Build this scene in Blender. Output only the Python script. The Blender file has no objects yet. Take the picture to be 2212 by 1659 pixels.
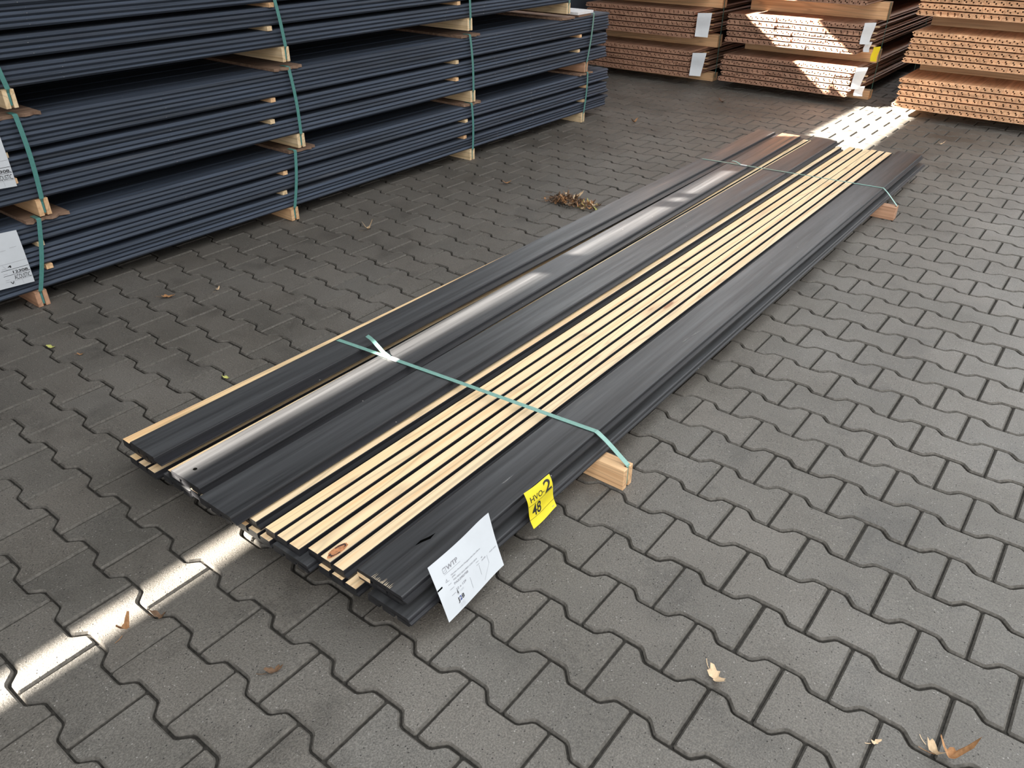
import bpy, bmesh, math, random
from mathutils import Vector, Matrix

rnd = random.Random(7)
SC = bpy.context.scene
COL = SC.collection

# ------------------------------------------------------------------ helpers
def link(o):
    COL.objects.link(o)
    return o

def mesh_obj(name, verts, faces, mats, parent=None, midx=None, smooth=False):
    me = bpy.data.meshes.new(name)
    me.from_pydata([tuple(v) for v in verts], [], faces)
    for m in (mats if isinstance(mats, (list, tuple)) else [mats]):
        me.materials.append(m)
    if midx:
        for p, i in zip(me.polygons, midx):
            p.material_index = i
    if smooth:
        for p in me.polygons:
            p.use_smooth = True
    me.update()
    o = link(bpy.data.objects.new(name, me))
    if parent:
        o.parent = parent
    return o

def tag(o, label=None, cat=None, group=None, kind=None):
    if label: o['label'] = label
    if cat: o['category'] = cat
    if group: o['group'] = group
    if kind: o['kind'] = kind
    return o

def empty(name, loc, rz=0.0):
    o = link(bpy.data.objects.new(name, None))
    o.empty_display_size = .05
    o.location = loc
    o.rotation_euler = (0, 0, rz)
    return o

class MB:
    def __init__(s):
        s.v, s.f, s.m = [], [], []
    def add(s, vs, fs, mi=0):
        b = len(s.v)
        s.v += [tuple(v) for v in vs]
        s.f += [tuple(b + i for i in f) for f in fs]
        s.m += [mi] * len(fs) if isinstance(mi, int) else list(mi)
    def box(s, x0, x1, y0, y1, z0, z1, mi=0):
        s.add([(x0,y0,z0),(x1,y0,z0),(x1,y1,z0),(x0,y1,z0),(x0,y0,z1),(x1,y0,z1),(x1,y1,z1),(x0,y1,z1)],
              [(0,3,2,1),(4,5,6,7),(0,1,5,4),(1,2,6,5),(2,3,7,6),(3,0,4,7)], mi)
    def prism_y(s, poly, y0, y1, mi=0, cap=None):
        """poly: list of (x,z) counter-clockwise seen from -y"""
        n = len(poly)
        vs = [(x, y0, z) for x, z in poly] + [(x, y1, z) for x, z in poly]
        fs = [tuple(range(n)), tuple(range(2*n-1, n-1, -1))]
        for i in range(n):
            j = (i+1) % n
            fs.append((i, n+i, n+j, j))
        mids = [mi if cap is None else cap]*2 + ([mi]*n if isinstance(mi, int) else list(mi))
        s.add(vs, fs, mids)
    def prism_z(s, poly, z0, z1, mi=0):
        n = len(poly)
        vs = [(x, y, z0) for x, y in poly] + [(x, y, z1) for x, y in poly]
        fs = [tuple(range(n-1, -1, -1)), tuple(range(n, 2*n))]
        for i in range(n):
            j = (i+1) % n
            fs.append((i, j, n+j, n+i))
        s.add(vs, fs, mi)
    def build(s, name, mats, parent=None, smooth=False):
        return mesh_obj(name, s.v, s.f, mats, parent, s.m, smooth)

def bevel(o, w, seg=1):
    m = o.modifiers.new('bevel', 'BEVEL')
    m.width = w; m.segments = seg; m.limit_method = 'ANGLE'; m.angle_limit = math.radians(40)
    return o

# ------------------------------------------------------------------ materials
def mat(name):
    m = bpy.data.materials.new(name)
    m.use_nodes = True
    nt = m.node_tree
    b = nt.nodes['Principled BSDF']
    return m, nt, b

def N(nt, t, **kw):
    n = nt.nodes.new(t)
    for k, v in kw.items():
        setattr(n, k, v)
    return n

def ramp(nt, fac, stops):
    r = N(nt, 'ShaderNodeValToRGB')
    e = r.color_ramp.elements
    while len(e) < len(stops): e.new(.5)
    for i, (p, c) in enumerate(stops):
        e[i].position = p
        e[i].color = (c[0], c[1], c[2], 1) if not isinstance(c, (int, float)) else (c, c, c, 1)
    nt.links.new(fac, r.inputs[0])
    return r

def noise(nt, vec, scale, detail=3, rough=.55):
    n = N(nt, 'ShaderNodeTexNoise')
    n.inputs['Scale'].default_value = scale
    n.inputs['Detail'].default_value = detail
    n.inputs['Roughness'].default_value = rough
    nt.links.new(vec, n.inputs['Vector'])
    return n

def mapped(nt, scale, rand=True):
    tc = N(nt, 'ShaderNodeTexCoord')
    mp = N(nt, 'ShaderNodeMapping')
    mp.inputs['Scale'].default_value = scale
    nt.links.new(tc.outputs['Object'], mp.inputs['Vector'])
    if rand:
        oi = N(nt, 'ShaderNodeObjectInfo')
        mu = N(nt, 'ShaderNodeMath', operation='MULTIPLY')
        mu.inputs[1].default_value = 37.0
        nt.links.new(oi.outputs['Random'], mu.inputs[0])
        cb = N(nt, 'ShaderNodeCombineXYZ')
        for i in range(3): nt.links.new(mu.outputs[0], cb.inputs[i])
        ad = N(nt, 'ShaderNodeVectorMath', operation='ADD')
        nt.links.new(mp.outputs[0], ad.inputs[0]); nt.links.new(cb.outputs[0], ad.inputs[1])
        return ad.outputs[0], oi
    return mp.outputs[0], None

def mixc(nt, fac, a, b, blend='MIX'):
    m = N(nt, 'ShaderNodeMix', data_type='RGBA', blend_type=blend)
    if hasattr(fac, 'type') and not isinstance(fac, (int, float)): nt.links.new(fac, m.inputs[0])
    else: m.inputs[0].default_value = fac
    for s, i in ((a, 6), (b, 7)):
        if isinstance(s, tuple): m.inputs[i].default_value = (*s, 1)
        else: nt.links.new(s, m.inputs[i])
    return m.outputs[2]

def bump(nt, b, h, strength, dist=.002):
    bp = N(nt, 'ShaderNodeBump')
    bp.inputs['Strength'].default_value = strength
    bp.inputs['Distance'].default_value = dist
    nt.links.new(h, bp.inputs['Height'])
    nt.links.new(bp.outputs[0], b.inputs['Normal'])

def wood(name, light, mid, dark, grain=55, rough=.55, knots=False, knot_col=(.30,.12,.05), along=1.2, spread=.0):
    m, nt, b = mat(name)
    v, oi = mapped(nt, (grain, along, grain))
    n1 = noise(nt, v, 1.0, 4, .6)
    r = ramp(nt, n1.outputs['Fac'], [(.30, dark), (.47, mid), (.66, light)])
    # thin dark annual rings that run along the board and wander a little
    tc = N(nt, 'ShaderNodeTexCoord')
    mp2 = N(nt, 'ShaderNodeMapping'); mp2.inputs['Scale'].default_value = (1, .06, 1)
    nt.links.new(tc.outputs['Object'], mp2.inputs['Vector'])
    mu = N(nt, 'ShaderNodeMath', operation='MULTIPLY'); mu.inputs[1].default_value = 11.0
    nt.links.new(oi.outputs['Random'], mu.inputs[0])
    cb = N(nt, 'ShaderNodeCombineXYZ')
    for i in range(3): nt.links.new(mu.outputs[0], cb.inputs[i])
    ad = N(nt, 'ShaderNodeVectorMath', operation='ADD')
    nt.links.new(mp2.outputs[0], ad.inputs[0]); nt.links.new(cb.outputs[0], ad.inputs[1])
    nw = noise(nt, ad.outputs[0], 9, 2, .5)
    ws = N(nt, 'ShaderNodeMath', operation='MULTIPLY'); ws.inputs[1].default_value = 14.0
    nt.links.new(nw.outputs['Fac'], ws.inputs[0])
    fr = N(nt, 'ShaderNodeMath', operation='FRACT'); nt.links.new(ws.outputs[0], fr.inputs[0])
    rr = ramp(nt, fr.outputs[0], [(.0, 1.0), (.62, 1.0), (.86, .74), (1.0, .98)])
    c = mixc(nt, 1.0, r.outputs[0], rr.outputs[0], 'MULTIPLY')
    hv = ramp(nt, oi.outputs['Random'], [(0, 1-spread), (1, 1+spread*.4)])
    c = mixc(nt, 1.0, c, hv.outputs[0], 'MULTIPLY')
    if knots:
        hu = ramp(nt, oi.outputs['Random'], [(0, (1.0,1.0,1.0)), (.5, (1.0,.97,.92)), (1, (.98,.90,.78))])
        c = mixc(nt, 1.0, c, hu.outputs[0], 'MULTIPLY')
    if knots:
        v2, _ = mapped(nt, (10, 2.2, 10))
        vo = N(nt, 'ShaderNodeTexVoronoi'); vo.inputs['Scale'].default_value = 1.0
        nt.links.new(v2, vo.inputs['Vector'])
        kr = ramp(nt, vo.outputs['Distance'], [(.0, .85), (.10, .85), (.125, .30), (.22, 0)])
        sx = N(nt, 'ShaderNodeSeparateColor'); nt.links.new(vo.outputs['Color'], sx.inputs[0])
        gt = N(nt, 'ShaderNodeMath', operation='GREATER_THAN'); gt.inputs[1].default_value = .35
        nt.links.new(sx.outputs[0], gt.inputs[0])
        mm = N(nt, 'ShaderNodeMath', operation='MULTIPLY')
        nt.links.new(kr.outputs[0], mm.inputs[0]); nt.links.new(gt.outputs[0], mm.inputs[1])
        c = mixc(nt, mm.outputs[0], c, knot_col)
    nt.links.new(c, b.inputs['Base Color'])
    b.inputs['Roughness'].default_value = rough
    bump(nt, b, n1.outputs['Fac'], .12, .001)
    return m

M = {}
M['larch'] = wood('larch_slat', (.83,.655,.43), (.80,.60,.375), (.73,.485,.265), knots=True, spread=.10, rough=.5)
M['pine'] = wood('pine_batten', (.72,.47,.26), (.66,.41,.22), (.52,.29,.14), knots=False, spread=.15)
M['pale'] = wood('pale_batten', (.72,.56,.36), (.66,.49,.29), (.55,.38,.21), spread=.15)
M['redpine'] = wood('red_pine_batten', (.46,.265,.165), (.40,.225,.135), (.30,.155,.09), spread=.15)
M['brown'] = wood('brown_board', (.40,.23,.15), (.335,.18,.115), (.23,.118,.074), grain=45, spread=.30, rough=.6)
M['tan'] = wood('tan_board', (.74,.43,.24), (.66,.365,.195), (.48,.25,.125), grain=45, spread=.25, rough=.6)  # brown wood lightened: the right-hand stack's stronger light is put into the colour
M['plank'] = wood('rough_plank', (.24,.15,.10), (.19,.115,.075), (.13,.075,.05), spread=.2, rough=.8)

def black_paint(name, base, rough, worn=.0, rust=False):
    m, nt, b = mat(name)
    v, oi = mapped(nt, (40, 1.0, 40))
    n1 = noise(nt, v, 1.0, 5, .65)
    c = ramp(nt, n1.outputs['Fac'], [(.32, tuple(x*.45 for x in base)), (.68, tuple(x*1.6 for x in base))]).outputs[0]
    # chalky rubbed streaks and specks
    v2, _ = mapped(nt, (18, .8, 18))
    n2 = noise(nt, v2, 1.0, 6, .7)
    s2 = ramp(nt, n2.outputs['Fac'], [(.60, 0), (.80, worn)])
    c = mixc(nt, s2.outputs[0], c, (.20,.19,.18))
    tc = N(nt, 'ShaderNodeTexCoord')
    vo = N(nt, 'ShaderNodeTexVoronoi'); vo.inputs['Scale'].default_value = 26
    nt.links.new(tc.outputs['Object'], vo.inputs['Vector'])
    sp = ramp(nt, vo.outputs['Distance'], [(.035, .75), (.06, 0)])
    sx = N(nt, 'ShaderNodeSeparateColor'); nt.links.new(vo.outputs['Color'], sx.inputs[0])
    gt = N(nt, 'ShaderNodeMath', operation='GREATER_THAN'); gt.inputs[1].default_value = .82
    nt.links.new(sx.outputs[1], gt.inputs[0])
    mm = N(nt, 'ShaderNodeMath', operation='MULTIPLY')
    nt.links.new(sp.outputs[0], mm.inputs[0]); nt.links.new(gt.outputs[0], mm.inputs[1])
    c = mixc(nt, mm.outputs[0], c, (.38,.35,.32))
    if rust:   # bare reddish wood where the stain is thin towards one end
        sy = N(nt, 'ShaderNodeSeparateXYZ'); nt.links.new(tc.outputs['Object'], sy.inputs[0])
        ry = ramp(nt, sy.outputs[1], [(.0, 0), (1.0, 1)])
        mr = N(nt, 'ShaderNodeMapRange'); mr.inputs[1].default_value = 3.6; mr.inputs[2].default_value = 4.3
        nt.links.new(sy.outputs[1], mr.inputs[0])
        m3 = N(nt, 'ShaderNodeMath', operation='MULTIPLY')
        r3 = ramp(nt, n1.outputs['Fac'], [(.40, 0), (.56, .8)])
        nt.links.new(mr.outputs[0], m3.inputs[0]); nt.links.new(r3.outputs[0], m3.inputs[1])
        c = mixc(nt, m3.outputs[0], c, (.27,.12,.06))
    nt.links.new(c, b.inputs['Base Color'])
    rr = ramp(nt, n2.outputs['Fac'], [(.3, rough-.08), (.75, rough+.16)])
    nt.links.new(rr.outputs[0], b.inputs['Roughness'])
    bump(nt, b, n1.outputs['Fac'], .45, .0016)
    return m

M['black'] = black_paint('black_stain', (.038,.039,.041), .36, .5)
M['black_rust'] = black_paint('black_stain_thin', (.038,.038,.040), .36, .5, rust=True)
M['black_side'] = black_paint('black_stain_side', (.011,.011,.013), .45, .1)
M['black_stack'] = black_paint('black_stain_stack', (.030,.041,.062), .68, .30)

def simple(name, col, rough=.5, spec=.5, var=0.0, sc=60):
    m, nt, b = mat(name)
    if var:
        v, _ = mapped(nt, (1, 1, 1))
        n = noise(nt, v, sc, 3, .6)
        c = ramp(nt, n.outputs['Fac'], [(.3, tuple(x*(1-var) for x in col)), (.7, tuple(min(1, x*(1+var)) for x in col))])
        nt.links.new(c.outputs[0], b.inputs['Base Color'])
    else:
        b.inputs['Base Color'].default_value = (*col, 1)
    b.inputs['Roughness'].default_value = rough
    b.inputs['Specular IOR Level'].default_value = spec
    return m

M['paper'] = simple('white_paper', (.53,.555,.58), .6, .4, .03, 20)
M['yellow'] = simple('yellow_card', (.64,.53,.022), .5, .4, .04, 30)
M['ink'] = simple('black_ink', (.012,.012,.014), .6)
M['grey_ink'] = simple('grey_ink', (.22,.22,.24), .6)
M['pale_ink'] = simple('pale_ink', (.50,.52,.55), .6)
M['blue_ink'] = simple('blue_ink', (.06,.09,.35), .6)
M['strap'] = simple('green_strap', (.16,.315,.27), .32, .6, .10, 90)  # lighter green: sheen on the bundle straps put into the colour
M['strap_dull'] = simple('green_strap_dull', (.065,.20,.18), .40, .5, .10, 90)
M['seal'] = simple('steel_seal', (.62,.64,.64), .35)
M['cladding'] = simple('wall_cladding', (.10,.115,.15), .6, .4, .1, 3)
M['roofing'] = simple('roof_sheet', (.16,.16,.17), .7, .3, .1, 3)
M['joint'] = simple('joint_sand', (.035,.032,.028), .95, .1, .4, 120)
M['leaf'] = simple('dry_leaf', (.33,.17,.075), .7, .3, .35, 90)
M['leaf_dark'] = simple('rotten_leaf', (.12,.07,.04), .7, .3, .4, 90)
M['leaf_pale'] = simple('pale_leaf', (.55,.40,.25), .65, .3, .25, 90)
M['leaf_yellow'] = simple('yellow_leaf', (.42,.42,.12), .6, .4, .2, 90)
M['whitewash'] = simple('white_plank_top', (.62,.63,.64), .5, .4, .08, 30)  # pale colour stands in for sunlight on the plank top
M['hole'] = simple('hole_black', (.002,.002,.002), .9, .0)

def paver_mat():
    m, nt, b = mat('concrete_paver')
    tc = N(nt, 'ShaderNodeTexCoord')
    at = N(nt, 'ShaderNodeAttribute'); at.attribute_name = 'tint'
    big = noise(nt, tc.outputs['Object'], 1.6, 4, .6)
    c0 = ramp(nt, big.outputs['Fac'], [(.30, (.088,.080,.068)), (.52, (.118,.108,.094)), (.72, (.145,.135,.120))])
    cv = ramp(nt, at.outputs['Fac'], [(0, .90), (.5, 1.0), (1, 1.09)])
    c = mixc(nt, 1.0, c0.outputs[0], cv.outputs[0], 'MULTIPLY')
    hue = N(nt, 'ShaderNodeSeparateColor'); nt.links.new(at.outputs['Color'], hue.inputs[0])
    warm = ramp(nt, hue.outputs[1], [(0, (.995,1.0,1.004)), (1, (1.015,1.0,.988))])
    c = mixc(nt, 1.0, c, warm.outputs[0], 'MULTIPLY')
    fine = noise(nt, tc.outputs['Object'], 260, 3, .7)
    cf = ramp(nt, fine.outputs['Fac'], [(.30, .55), (.52, 1.0), (.72, 1.42)])
    c = mixc(nt, 1.0, c, cf.outputs[0], 'MULTIPLY')
    vo = N(nt, 'ShaderNodeTexVoronoi'); vo.inputs['Scale'].default_value = 150
    nt.links.new(tc.outputs['Object'], vo.inputs['Vector'])
    sp = ramp(nt, vo.outputs['Distance'], [(.10, 1), (.30, 0)])
    sx = N(nt, 'ShaderNodeSeparateColor'); nt.links.new(vo.outputs['Color'], sx.inputs[0])
    g1 = N(nt, 'ShaderNodeMath', operation='GREATER_THAN'); g1.inputs[1].default_value = .92
    nt.links.new(sx.outputs[0], g1.inputs[0])
    m1 = N(nt, 'ShaderNodeMath', operation='MULTIPLY'); nt.links.new(sp.outputs[0], m1.inputs[0]); nt.links.new(g1.outputs[0], m1.inputs[1])
    c = mixc(nt, m1.outputs[0], c, (.27,.255,.235))
    g2 = N(nt, 'ShaderNodeMath', operation='LESS_THAN'); g2.inputs[1].default_value = .12
    nt.links.new(sx.outputs[0], g2.inputs[0])
    m2 = N(nt, 'ShaderNodeMath', operation='MULTIPLY'); nt.links.new(sp.outputs[0], m2.inputs[0]); nt.links.new(g2.outputs[0], m2.inputs[1])
    c = mixc(nt, m2.outputs[0], c, (.03,.028,.025))
    st = noise(nt, tc.outputs['Object'], 3.7, 5, .65)
    cs = ramp(nt, st.outputs['Fac'], [(.34, .72), (.46, 1.0), (1, 1.0)])
    c = mixc(nt, 1.0, c, cs.outputs[0], 'MULTIPLY')
    nt.links.new(c, b.inputs['Base Color'])
    rr = ramp(nt, st.outputs['Fac'], [(.35, .50), (.65, .64)])
    nt.links.new(rr.outputs[0], b.inputs['Roughness'])
    b.inputs['Specular IOR Level'].default_value = .5
    mx = N(nt, 'ShaderNodeMath', operation='SUBTRACT')
    nt.links.new(fine.outputs['Fac'], mx.inputs[0]); nt.links.new(m2.outputs[0], mx.inputs[1])
    bump(nt, b, mx.outputs[0], .75, .0022)
    return m
M['paver'] = paver_mat()
M['paver_edge'] = simple('dirty_paver_chamfer', (.092,.084,.073), .8, .3, .35, 120)  # darker chamfer colour stands in for shade there, with some joint dirt

# ------------------------------------------------------------------ camera
CAMX = Vector((.79077627, .61209118, .00415828))
FWD = Vector((-.51936992, .6745514, -.52462872)).normalized()
CAMX = (CAMX - FWD*CAMX.dot(FWD)).normalized()
UP = CAMX.cross(FWD).normalized()
cd = bpy.data.cameras.new('camera')
cam = link(bpy.data.objects.new('camera', cd))
cam.matrix_world = Matrix(((CAMX.x, UP.x, -FWD.x, .81747353), (CAMX.y, UP.y, -FWD.y, -.85569489),
                           (CAMX.z, UP.z, -FWD.z, 1.37454149), (0, 0, 0, 1)))
cd.sensor_width = 36.0
cd.lens = 1703.02/2212*36.0
cd.clip_start = .05
SC.camera = cam

# ------------------------------------------------------------------ floor of interlocking pavers
PV = .142148; PU = .2
def paver_outline():
    a = .013; h = PV/2
    up = [(-.1, h+a), (-.062, h+a), (-.038, h-a), (.038, h-a), (.062, h+a), (.1, h+a)]
    dn = [(-x, -y) for x, y in up]
    return (up + dn)[::-1]           # counter-clockwise
def inset(poly, d):
    n = len(poly); out = []
    for i in range(n):
        p0, p1, p2 = Vector(poly[i-1]), Vector(poly[i]), Vector(poly[(i+1) % n])
        e1 = (p1-p0).normalized(); e2 = (p2-p1).normalized()
        n1 = Vector((-e1.y, e1.x)); n2 = Vector((-e2.y, e2.x))
        b = (n1+n2); b = b/max(b.dot(n1), .3)
        q = p1 + b*d
        out.append((q.x, q.y))
    return out
def round_corners(poly, r):
    n = len(poly); out = []
    for i in range(n):
        p0, p1, p2 = Vector(poly[i-1]), Vector(poly[i]), Vector(poly[(i+1) % n])
        a = p1 + (p0-p1).normalized()*r; c = p1 + (p2-p1).normalized()*r
        out += [tuple(a), tuple(c)]
    return out
O0 = round_corners(inset(paver_outline(), .0020), .004)
O1 = inset(O0, .0006); O2 = inset(O0, .0048)
def build_floor():
    vs, fs, tint, smooth = [], [], [], []
    n = len(O0)
    for j in range(-17, 54):
        off = 0.0 if j % 2 == 0 else .1
        for i in range(-26, 18):
            cx = (i + .5)*PU + off; cy = j*PV
            if cx < -4.6 or cx > 3.2: continue
            b = len(vs)
            dz = rnd.uniform(-.0012, .0012); tx = rnd.uniform(-.009, .009); ty = rnd.uniform(-.009, .009)
            jx = rnd.uniform(-.0008, .0008); jy = rnd.uniform(-.0008, .0008)
            for ring, z in ((O0, -.030), (O1, -.0050), (O2, 0.0)):
                for x, y in ring:
                    vs.append((cx+x+jx, cy+y+jy, z + (dz + x*tx + y*ty if z > -.02 else 0)))
            for k in range(2):
                for q in range(n):
                    r = (q+1) % n
                    fs.append((b+k*n+q, b+k*n+r, b+(k+1)*n+r, b+(k+1)*n+q))
            fs.append(tuple(b+2*n+q for q in range(n)))
            t = rnd.random(); w = rnd.random()
            tint += [(t, w, 0, 1)]*(3*n)
    npv = len(vs)//(3*n)
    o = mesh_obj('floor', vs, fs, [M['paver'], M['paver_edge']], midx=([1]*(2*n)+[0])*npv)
    ca = o.data.color_attributes.new('tint', 'FLOAT_COLOR', 'POINT')
    flat = [c for t in tint for c in t]
    ca.data.foreach_set('color', flat)
    tag(o, kind='structure')
    b = MB(); b.add([(-14,-14,-.0085),(14,-14,-.0085),(14,16,-.0085),(-14,16,-.0085)], [(0,1,2,3)])
    j = b.build('floor_joint_sand', M['joint'], o)
    return o
build_floor()

# ------------------------------------------------------------------ unseen shed shell, added to block light; wall slot shapes the sun stripe
def shell():
    X = -3.80
    m = MB()
    ylo, yhi = -9.0, 10.0
    T = .012; ZU = 2.179
    m.box(X-T, X, ylo, 2.02, ZU, 4.7); m.box(X-T, X, 2.02, 5.2, 2.240, 4.7)                      # upper sheets
    segs = [(ylo, -.63, 2.140), (-.63, -.39, 2.3), (-.39, .36, 2.140), (.36, .46, 2.3), (.46, .535, 2.14),
            (.535, .615, 2.3), (.615, 1.10, 2.140), (1.10, 2.02, 2.3), (2.02, 3.95, 1.945), (3.95, yhi, 1.85)]  # slot heights shaped so the sun falls as stripe and patches
    for y0, y1, z in segs:
        m.box(X-T, X, y0, y1, -.01, min(z, ZU))
    tag(m.build('wall_left', M['cladding']), kind='structure')
    f = MB(); f.box(X, .3, -5.2, -5.1, 0, 4.7)  # unseen wall added to block light from behind the camera
    tag(f.build('wall_front', M['cladding']), kind='structure')
    c = MB(); c.box(X-.4, -.25, ylo, yhi, 4.7, 4.78)  # unseen roof, added and cut short to set the sky light
    tag(c.build('ceiling', M['roofing']), kind='structure')
shell()

# ------------------------------------------------------------------ slatted acoustic boards of the open bundle
T_B = .022
def slat_board(label, x0, y0, x1, y1, z, w=.123, up=True, tongue='R', slats=None, length=None, rust=False,
               bare_end=False, tw=.013, group='boards of the open bundle', hole=None, scratches=None):
    """near left corner (x0,y0), far left corner (x1,y1), lower face at z"""
    L = length or math.hypot(x1-x0, y1-y0)
    rz = -math.atan2(x1-x0, y1-y0)
    r = empty('slatted_board', (x0, y0, z), rz)
    tag(r, label, 'board', group)
    bk = M['black_rust'] if rust else M['black']
    # backing plate, 9 mm thick, with tongue on one side and a rebate on the other
    if up:
        za, zb = 0.0, .0095
        poly = [(.002, za), (w-.002, za), (w, za+.002)]
        poly += [(w, .002), (w+tw, .003), (w+tw, .008), (w+.001, .0095)] if tongue == 'R' else [(w, zb)]
        poly += [(.001, zb), (-tw if tongue == 'L' else 0, zb-.0015), (-tw if tongue == 'L' else 0, za+.003), (0, za+.002)]
        # drop duplicates
        pp = []
        for q in poly:
            if not pp or (abs(q[0]-pp[-1][0])+abs(q[1]-pp[-1][1])) > 1e-6: pp.append(q)
        poly = pp
    else:
        zt = T_B
        if tongue == 'R':
            poly = [(.0, .0125), (w, .0125-.004), (w+tw, .007), (w+tw+.001, .0085), (w+tw, .0115), (w+.001, .013),
                    (w, zt-.0035), (w-.0012, zt-.0012), (w-.004, zt), (.0025, zt), (0, zt-.0025)]
        else:
            poly = [(.0, .0085), (w, .0125), (w, zt-.0035), (w-.0012, zt-.0012), (w-.004, zt), (.0025, zt), (0, zt-.0025), (-.001, .013), (-tw, .0115), (-tw, .0075)]
    nP = len(poly)
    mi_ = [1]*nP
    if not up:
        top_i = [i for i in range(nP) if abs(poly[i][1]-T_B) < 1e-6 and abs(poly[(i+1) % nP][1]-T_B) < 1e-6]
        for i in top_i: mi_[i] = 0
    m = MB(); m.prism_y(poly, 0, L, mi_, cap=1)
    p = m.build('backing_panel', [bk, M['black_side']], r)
    # slats
    if slats is None:
        sw = (w - .0185)/3
        slats = [(0.0, sw), (sw+.00925, 2*sw+.00925), (2*sw+.0185, w)]
    for k, (a, b) in enumerate(slats):
        s = MB()
        if up:
            z0, z1 = .0095, T_B
            # order: bottom, right, chamfer right, top, chamfer left, left
            pl = [(a, z0), (b, z0), (b, z1-.001), (b-.001, z1), (a+.001, z1), (a, z1-.001)]
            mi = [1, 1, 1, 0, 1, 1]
        else:
            z0, z1 = 0, .0125
            pl = [(a+.001, z0), (b-.001, z0), (b, z0+.001), (b, z1), (a, z1), (a, z0+.001)]
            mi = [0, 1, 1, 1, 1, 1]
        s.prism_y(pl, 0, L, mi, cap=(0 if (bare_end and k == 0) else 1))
        s.build('slat', [M['larch'], M['black_side']], r)
    if hole:
        hx, hy = hole
        h = MB(); n = 14; rr = .0055
        h.add([(hx+rr*math.cos(i*2*math.pi/n), hy+rr*math.sin(i*2*math.pi/n), T_B+.0004) for i in range(n)], [tuple(range(n))])
        h.build('drill_hole', M['hole'], r)
    return r

Z1, Z2, Z3 = .068, .090, .112
BW = .123
# bottom course
low = [
 (-1.040, -.133, -1.045, 4.10, True, 'R', 'slatted board lowest at the left corner of the bundle, three bare slats showing'),
 (-.900, -.120, -.905, 4.12, False, 'R', 'slatted board in the lowest course of the open bundle, second from its left edge'),
 (-.748, -.116, -.760, 4.13, True, 'R', 'slatted board in the lowest course of the open bundle, third from its left edge'),
 (-.594, -.112, -.625, 4.14, True, 'R', 'slatted board lowest in the bundle, three slat ends above the sunlit paving'),
 (-.460, -.110, -.480, 4.14, False, 'R', 'black board lying face down in the lowest course beneath the middle of the slatted top'),
 (-.322, -.090, -.345, 4.16, True, 'R', 'slatted board lowest beneath the right slatted board, three slat ends showing'),
 (-.172, -.081, -.192, 4.16, False, 'R', 'slatted board lowest at the right edge of the open bundle, under the white paper label'),
]
for i, (a, b, c, d, up, tg, lab) in enumerate(low):
    slat_board(lab, a, b, c, d, Z1, BW, up, tg, tw=.007)
# middle course
slat_board('slatted board at the left edge of the open bundle, one pale slat peeking out', -1.095, -.116, -1.054, 4.13, Z2, BW, True, 'R')
slat_board('slatted board showing a thin orange slat edge beside the sunlit black board', -.874, -.117, -.902, 4.14, Z2, .111, True, 'N')
slat_board('slatted board showing two slats right of the sunlit black board', -.762, -.125, -.781, 4.16, Z2, .118, True, 'N')
slat_board('slatted board with one narrow orange slat between black board and the wide slatted top', -.641, -.101, -.648, 4.13, Z2, .113, True, 'R',
           slats=[(0, .034), (.043, .077), (.086, .113)])
slat_board('slatted board face up in the middle of the bundle, left of the two', -.4965, -.099, -.5005, 4.165, Z2, .1225, True, 'N')
slat_board('slatted board face up in the middle of the bundle, right of the two', -.3625, -.0825, -.378, 4.185, Z2, .1185, True, 'R')
slat_board('slatted board hidden under the right-hand black board of the open bundle', -.219, -.062, -.240, 4.17, Z2, BW, True, 'R')
# top course, face down
T1 = slat_board('black board face down on the left edge of the open bundle', -1.034, -.124, -1.066, 4.135, Z3, .113, False, 'R', tw=.032)
T2 = slat_board('black board face down with a long sunlit streak and a drill hole, second from left', -.838, -.126, -.915, 4.145, Z3, .120, False, 'R', tw=.024, rust=True, hole=(.046, .040))
T3 = slat_board('black board face down directly left of the slatted top, third from left', -.692, -.142, -.706, 4.165, Z3, .128, False, 'R', tw=.020)
A = slat_board('black board face down along the right edge, white and yellow labels at its side', -.209, -.072, -.230, 4.165, Z3, .137, False, 'R', bare_end=True)

def rub(parent, pts, m, name='scuff_mark'):
    """small flake-like mark lying on a board, in that board's own coordinates"""
    vs = [(x, y, T_B+.0005) for x, y in pts]
    o = mesh_obj(name, vs, [tuple(range(len(vs)))], m, parent)
    return o
M['scuff'] = simple('scuff', (.13,.128,.125), .7, .3, .3, 200)
rub(A, [(.052,.128), (.058,.150), (.064,.166), (.060,.188), (.0565,.168), (.050,.148)], M['hole'])
M['torn'] = simple('torn_wood', (.66,.55,.38), .7)
for i in range(16):      # broken fibres on the near edge
    x = .045 + i*.0035 + rnd.uniform(-.001, .001); l = rnd.uniform(.006, .020)
    rub(A, [(x, .001), (x+.0012, .001), (x+.001+rnd.uniform(-.002,.002), l)], M['torn'], 'torn_fibre')
for p_, x, y, a, l in ((T1,.05,3.45,.06,.10),(T2,.05,3.40,.05,.09),(T3,.05,2.45,.03,.09),(A,.09,1.42,.02,.06),(A,.05,2.85,.03,.02),
                       (A,.05,2.4,.02,.02),(A,.085,1.36,.012,.05),(A,.07,.42,.004,.05),(T3,.08,2.9,.01,.04)):
    rub(p_, [(x, y), (x+a, y+.006), (x+a*1.1, y+.012), (x+a*.3, y+.008)] if a > l else [(x, y), (x+.004, y+.01), (x+a*.4, y+l), (x, y+l*.6)], M['scuff'])

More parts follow.
